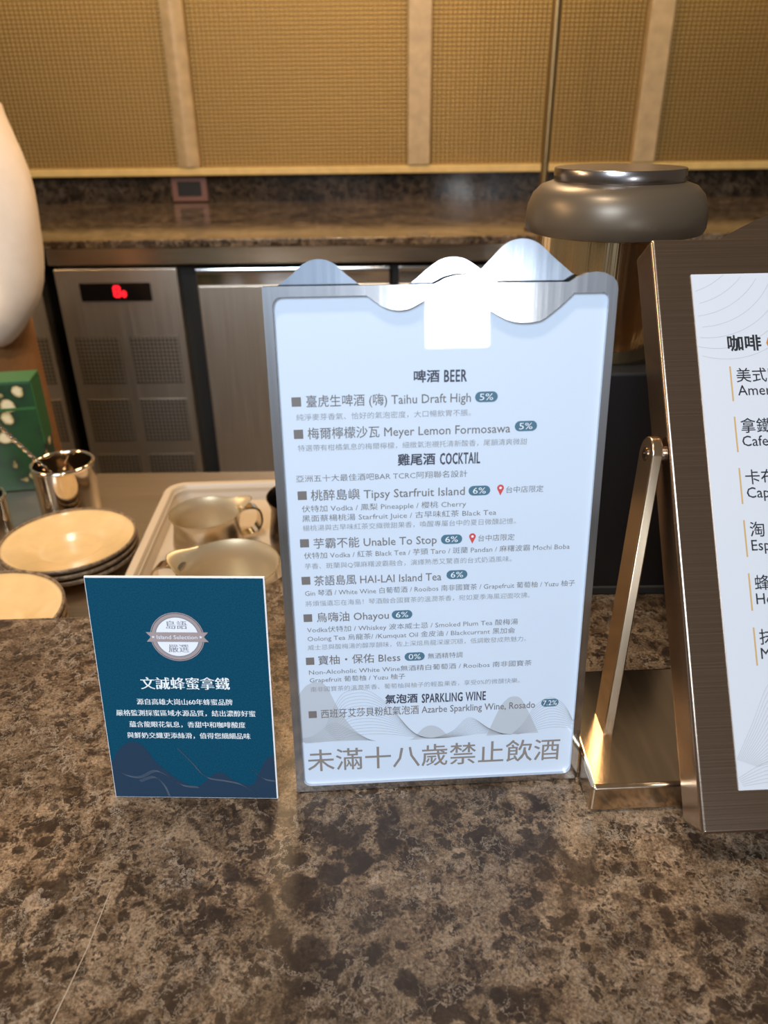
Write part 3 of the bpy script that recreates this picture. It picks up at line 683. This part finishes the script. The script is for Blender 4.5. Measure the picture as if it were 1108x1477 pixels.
text(mb, 'Island Selection', 45.9, 74.6, 137.0, 4.3, .004, None, Z1+.0002, 1, .34)
for sx in (43.4, 77.0):
    st = [((sx+(1.3 if k % 2 == 0 else .52)*sin(k*pi/5))/1000, (cy+(1.3 if k % 2 == 0 else .52)*cos(k*pi/5))/1000, Z1+.0002) for k in range(10)]
    mb.add(st+[(sx/1000, cy/1000, Z1+.0002)], [(k, (k+1) % 10, 10) for k in range(10)], 1)
sl = obj('round_seal', flatmesh(mb), ['mauve', 'seal_white', 'seal_ink'], cf); sl['label'] = 'round white seal crossed by a mauve ribbon'
mb = MB(); text(mb, '文誠蜂蜜拿鐵', 30.4, 94.5, 99.7, 10.9, .026, -.010, Z1+.0001); obj('card_title', flatmesh(mb), 'card_text', cf)
for s, a, b, vm in (('源自高雄大崗山60年蜂蜜品牌', 25.7, 95.6, 84.4), ('嚴格監測採蜜區域水源品質，結出濃醇好蜜', 9.5, 111.7, 74.9), ('蘊含龍眼花氣息，香甜中和咖啡酸度', 18.2, 103.8, 65.2), ('與鮮奶交織更添絲滑，值得您細細品味', 15.4, 106.8, 55.7)):
    mb = MB(); text(mb, s, a, b, vm, 5.6, .016, -.008, Z1+.0001); obj('text_line', flatmesh(mb), 'card_text', cf)

# ================================================================== COFFEE MENU ON ITS TILTING STAND
ro = Vector((.2107, .3498, .03)); YAW, LEAN = .0402, .6148
cs = leaning('coffee_menu_stand', 'tilted coffee menu in a dark brushed steel frame on a swivel stand', 'menu sign', ro, YAW, LEAN)
RW, RH, RD = .300, .4233, .0318
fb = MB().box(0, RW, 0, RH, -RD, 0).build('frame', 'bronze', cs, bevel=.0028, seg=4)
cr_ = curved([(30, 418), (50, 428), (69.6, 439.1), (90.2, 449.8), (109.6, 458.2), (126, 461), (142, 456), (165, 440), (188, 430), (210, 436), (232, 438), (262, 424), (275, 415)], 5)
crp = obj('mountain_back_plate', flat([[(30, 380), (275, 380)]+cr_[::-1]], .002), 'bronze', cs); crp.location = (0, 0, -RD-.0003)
shx0, shx1, shy0, shy1 = 27.2, 272.8, 27.9, 394.5
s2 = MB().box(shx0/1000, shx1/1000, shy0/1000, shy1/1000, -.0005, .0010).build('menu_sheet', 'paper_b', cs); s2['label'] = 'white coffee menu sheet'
ZR = .0011
mb = MB(); text(mb, '咖啡', 49.6, 74.1, 341.2, 12.6, .034, None, ZR); obj('section_heading', flatmesh(mb), 'black_ink', s2)
mb = MB(); text(mb, 'C', 78.6, 87.5, 341.0, 15.0, .03, None, ZR, 0, .34); obj('section_heading', flatmesh(mb), 'orange_ink', s2)
for k, (cj, la) in enumerate((('美式咖', 'Americano'), ('拿鐵', 'Cafe'), ('卡布', 'Cappuccino'), ('淘', 'Espresso'), ('蜂', 'Ho'), ('抹', 'M'))):
    vt = 316.9-37.5*k; x0 = 53.6-.42*k
    vs, fs = glyphs(cj); wd = (max(p[0] for p in vs)-min(p[0] for p in vs))*11.6
    mb = MB(); text(mb, cj, x0, x0+wd, vt, 11.6, .006, None, ZR)
    vs, fs = glyphs(la); wd = (max(p[0] for p in vs)-min(p[0] for p in vs))*10.6
    text(mb, la, x0, x0+wd, vt-11.3, 10.9, .004, None, ZR, 0, .34)
    obj('item_name', flatmesh(mb), 'black_ink', s2)
    mb = MB(); bx = 49.6-.30*k; b0 = 323.7-37.54*k
    mb.add([((bx-.7)/1000, (b0-26)/1000, ZR), ((bx+.5)/1000, (b0-26)/1000, ZR), ((bx+.5)/1000, b0/1000, ZR), ((bx-.7)/1000, b0/1000, ZR)], [(0, 1, 2, 3)])
    obj('gold_divider', flatmesh(mb), 'goldbar', s2)
mb = MB()
for k in range(12):
    r = 62; c0 = (49-6.5*k, 390+8.2*k); q = []
    for t in range(180, 366, 4):
        x, y = c0[0]+r*cos(radians(t)), c0[1]+r*.98*sin(radians(t))
        if shx0+.3 < x < shx1-.3 and y < shy1-.3: q.append((x, y))
        elif len(q) > 2: ribbon(mb, q, .3, ZR-.00005); q = []
        else: q = []
    if len(q) > 2: ribbon(mb, q, .3, ZR-.00005)
obj('contour_lines', flatmesh(mb), 'art_b', s2)
wavefan(s2, [(27.6, 48), (40, 70), (54.9, 98.0), (74, 116), (100, 112), (130, 80), (160, 56), (190, 62), (220, 84), (250, 76), (272, 60)], 16, .9, .3, ZR-.00005, 'art_b', lo=42, clip=(27.5, 272.4, 394))
wavefan(s2, [(27.6, 36), (49.4, 46.1), (80, 52), (120, 46), (170, 38), (272, 42)], 6, .5, .3, ZR-.00005, 'art_b', lo=29, clip=(27.5, 272.4, 394))
# base and arms stand upright: placed in world, carried by the sign's empty
inv = cs.matrix_world.inverted()
def world_part(mb, name, mat, **kw):
    o = mb.build(name, mat, cs, **kw); o.matrix_parent_inverse = inv; o.location = (0, 0, ZC); return o
bx0, bx1 = .1486, .5790
base = MB().prism([(bx0, .3950), (bx1, .3950+.017), (bx1-.004, .5420), (bx0-.0, .5255)], 0.0002, .026)
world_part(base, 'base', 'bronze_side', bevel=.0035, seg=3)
def arm(mx, xs, th, dy):
    # profile in y,z
    pr = [(.4478, .0255), (.4740, .0255), (.5252, .2350)]
    cyc, czc, r = .5120, .2375, .0132
    pr += [(cyc+r*cos(radians(t)), czc+r*sin(radians(t))) for t in range(6, 155, 16)]+[(.4992, .2410)]
    mb = MB().prism(pr, 0, th, 'x')
    mb.v = [(xs+x+mx*(z-.026)/.2120*.0215, y+dy, z) for x, y, z in mb.v]
    return mb, (xs+mx*.0215, cyc+dy, czc)
for mx, xs, dy in ((1, .1705, 0), (-1, .5400, .0145)):
    mb, (ax_, ay, az) = arm(mx, xs, .0078, dy)
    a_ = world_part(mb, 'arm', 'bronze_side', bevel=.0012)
    so = ax_-.0006 if mx > 0 else ax_+.0078+.0006
    sc = MB().lathe([(0, -.0006), (.0040, -.0006), (.0052, .0002), (.0052, .0012), (0, .0012)], 24, 0, Matrix.Translation((so, ay, az)) @ Matrix.Rotation(pi/2*mx, 4, 'Y'))
    sc.lathe([(0, .0), (.0018, -.0002), (.0018, -.0016), (0, -.0016)], 6, 0, Matrix.Translation((so, ay, az)) @ Matrix.Rotation(pi/2*mx, 4, 'Y'))
    s_ = sc.build('screw', 'darkjug', a_, smooth=30)
    gx = sorted((ax_+.0078 if mx > 0 else ax_, (.2060 if mx > 0 else .5035)))
    bo = MB().tube([(gx[0], ay, az), (gx[1], ay, az)], .006, 20).build('pivot_bolt', 'bronze', a_, smooth=40)

# ================================================================== PERSON behind the worktop
pe = thing('person', 'person in a white shirt and brown apron at the left edge behind the worktop', 'person', (-.95, 1.66, -.95))
def skin_mesh(name, pts, edges, mat, parent, sub=2, flatten=None):
    m = bpy.data.meshes.new('m'); m.from_pydata([p[:3] for p in pts], edges, []); o = bpy.data.objects.new('m', m); COL.objects.link(o)
    o.modifiers.new('s', 'SKIN')
    for d, p in zip(m.skin_vertices[0].data, pts):
        d.radius = (p[3], p[4] if len(p) > 4 else p[3])
    m.skin_vertices[0].data[0].use_root = True
    if sub: sm = o.modifiers.new('u', 'SUBSURF'); sm.levels = sm.render_levels = sub
    bpy.context.view_layer.update(); dg = bpy.context.evaluated_depsgraph_get()
    me = bpy.data.meshes.new_from_object(o.evaluated_get(dg)); bpy.data.objects.remove(o); bpy.data.meshes.remove(m)
    me.materials.clear()
    q = obj(name, me, mat, parent)
    for p in me.polygons: p.use_smooth = True
    return q
# body: pelvis first (root); x to the person's left, facing -y
P = [(0, 0, .95, .13, .10), (0, .0, 1.15, .12, .09), (0, .01, 1.34, .14, .095), (0, .005, 1.46, .064), (0, -.012, 1.53, .060), (0, -.03, 1.585, .074, .088), (0, -.025, 1.665, .076, .092), (0, -.02, 1.725, .045)]
E_ = [(i, i+1) for i in range(7)]
for s in (1, -1):
    b = len(P); sx = .17*s
    P += [(sx, .0, 1.41, .050), (.185*s, -.01, 1.25, .045), (.175*s, -.03, 1.09, .038), (.10*s, -.14, 1.03, .032), (.035*s, -.235, 1.00, .023), (.022*s, -.268, .992, .024, .014), (.014*s, -.300, .985, .026, .012)]
    E_ += [(2, b)]+[(b+i, b+i+1) for i in range(6)]
    for k, ln in enumerate((.062, .072, .076, .066)):
        f0 = len(P); ox = (.018-.012*k)*s
        c = Vector((.014*s+ox, -.306, .985)); d1 = Vector((ox*.5, -1, -.25)).normalized(); d2 = Vector((0, -.7, -.8)).normalized(); d3 = Vector((0, -.2, -1)).normalized()
        a1 = c+d1*ln*.42; a2 = a1+d2*ln*.33; a3 = a2+d3*ln*.25
        P += [(*c, .0085), (*a1, .008), (*a2, .0072), (*a3, .006)]; E_ += [(b+6, f0), (f0, f0+1), (f0+1, f0+2), (f0+2, f0+3)]
    f0 = len(P); P += [(-.012*s, -.282, .985, .010), (-.030*s, -.305, .972, .009), (-.034*s, -.330, .960, .0075)]; E_ += [(b+5, f0), (f0, f0+1), (f0+1, f0+2)]
    l0 = len(P); P += [(.095*s, .0, .86, .085), (.10*s, -.01, .50, .058), (.10*s, .02, .30, .052), (.10*s, .03, .09, .036), (.105*s, -.02, .04, .036, .03), (.11*s, -.14, .03, .034, .022)]
    E_ += [(0, l0)]+[(l0+i, l0+i+1) for i in range(5)]
body = skin_mesh('body', P, E_, 'skin', pe)
for s in (1, -1):
    MB().lathe([(0, -.011), (.008, -.008), (.011, 0), (.008, .008), (0, .011)], 16, 0, Matrix.Translation((.028*s, -.099, 1.622)) @ Matrix.Diagonal((1, .7, .7, 1))).build('eye', 'eye', body, smooth=60)
    MB().lathe([(0, -.028), (.012, -.022), (.016, 0), (.015, .018), (0, .030)], 14, 0, Matrix.Translation((.078*s, -.018, 1.605)) @ Matrix.Diagonal((.5, 1, 1, 1))).build('ear', 'skin', body, smooth=60)
MB().lathe([(0, -.020), (.010, -.018), (.0135, -.010), (.009, .008), (.005, .026), (0, .032)], 16, 0, Matrix.Translation((0, -.102, 1.590))).build('nose', 'skin', body, smooth=70)
MB().lathe([(0, -.004), (.014, -.003), (.022, 0), (.014, .003), (0, .004)], 16, 0, Matrix.Translation((0, -.106, 1.545)) @ Matrix.Diagonal((1, .5, 1, 1))).build('mouth', 'outlet', body, smooth=60)
SH = [(0, 0, .95, .150, .115), (0, .0, 1.10, .160, .118), (0, .01, 1.30, .19, .13), (0, .01, 1.40, .15, .11), (0, .005, 1.475, .078, .075), (0, -.002, 1.505, .070, .070)]
SE = [(0, 1), (1, 2), (2, 3), (3, 4), (4, 5)]
for s in (1, -1):
    b = len(SH)
    SH += [(.155*s, .0, 1.40, .080), (.178*s, -.01, 1.30, .084), (.180*s, -.015, 1.20, .083), (.172*s, -.03, 1.10, .080), (.135*s, -.07, 1.045, .070), (.105*s, -.11, 1.02, .058)]
    SE += [(3, b)]+[(b+i, b+i+1) for i in range(5)]
shirt = skin_mesh('shirt', SH, SE, 'shirt', pe, 2)
# soft folds along the sleeve
for vv in shirt.data.vertices:
    c = vv.co; k = .0022*sin(c.z*9+c.x*60+sin(c.z*14)*1.5)+.002*sin(c.z*30-c.y*47); vv.co = c+vv.normal*k
TR = [(0, 0, 1.0, .135, .10), (0, 0, .93, .145, .11)]; TE = [(0, 1)]
for s in (1, -1):
    b = len(TR); TR += [(.085*s, 0, .80, .092), (.10*s, -.01, .50, .075), (.10*s, .02, .28, .068), (.10*s, .03, .07, .06)]; TE += [(1, b), (b, b+1), (b+1, b+2), (b+2, b+3)]
skin_mesh('trousers', TR, TE, 'trousers', pe)
ap = MB(); v = []; f = []; nr, nc = 12, 28
for i in range(nr+1):
    z = 1.03-i*.45/nr; r = .180+.0005*i
    for k in range(nc+1):
        a = radians(-200+220*k/nc+(-0)); fl = .006*sin(k*1.3)*i/nr
        v.append(((r+fl)*cos(a)*1.0, (r*.72+fl)*sin(a), z))
for i in range(nr):
    for k in range(nc):
        a = i*(nc+1)+k; f.append((a, a+1, a+nc+2, a+nc+1))
apo = ap.add(v, f).build('apron', 'apron', pe, smooth=60); so_ = apo.modifiers.new('t', 'SOLIDIFY'); so_.thickness = .003; so_.offset = 1
hr = MB(); v = []; f = []
for i in range(13):
    for k in range(33):
        a = 2*pi*k/32; ph = pi/2-(pi*.74)*i/12*(.60+.40*(.5+.5*sin(a)))
        v.append(((.088+.002*sin(k*5))*cos(a)*cos(ph), -.014+.104*sin(a)*cos(ph), 1.645+.102*sin(ph)))
for i in range(12):
    for k in range(32): f.append((i*33+k, i*33+k+1, (i+1)*33+k+1, (i+1)*33+k))
hr.add(v, f).build('hair', 'hair', body, smooth=80)
for s in (1, -1):
    MB().prism([(x, y) for x, y in [(.11*s+.045*cos(t*pi/8)*(1 if sin(t*pi/8) < 0 else .8), -.06+.125*sin(t*pi/8)) for t in range(16)]], 0.001, .055).build('shoe', 'black', pe, bevel=.012)
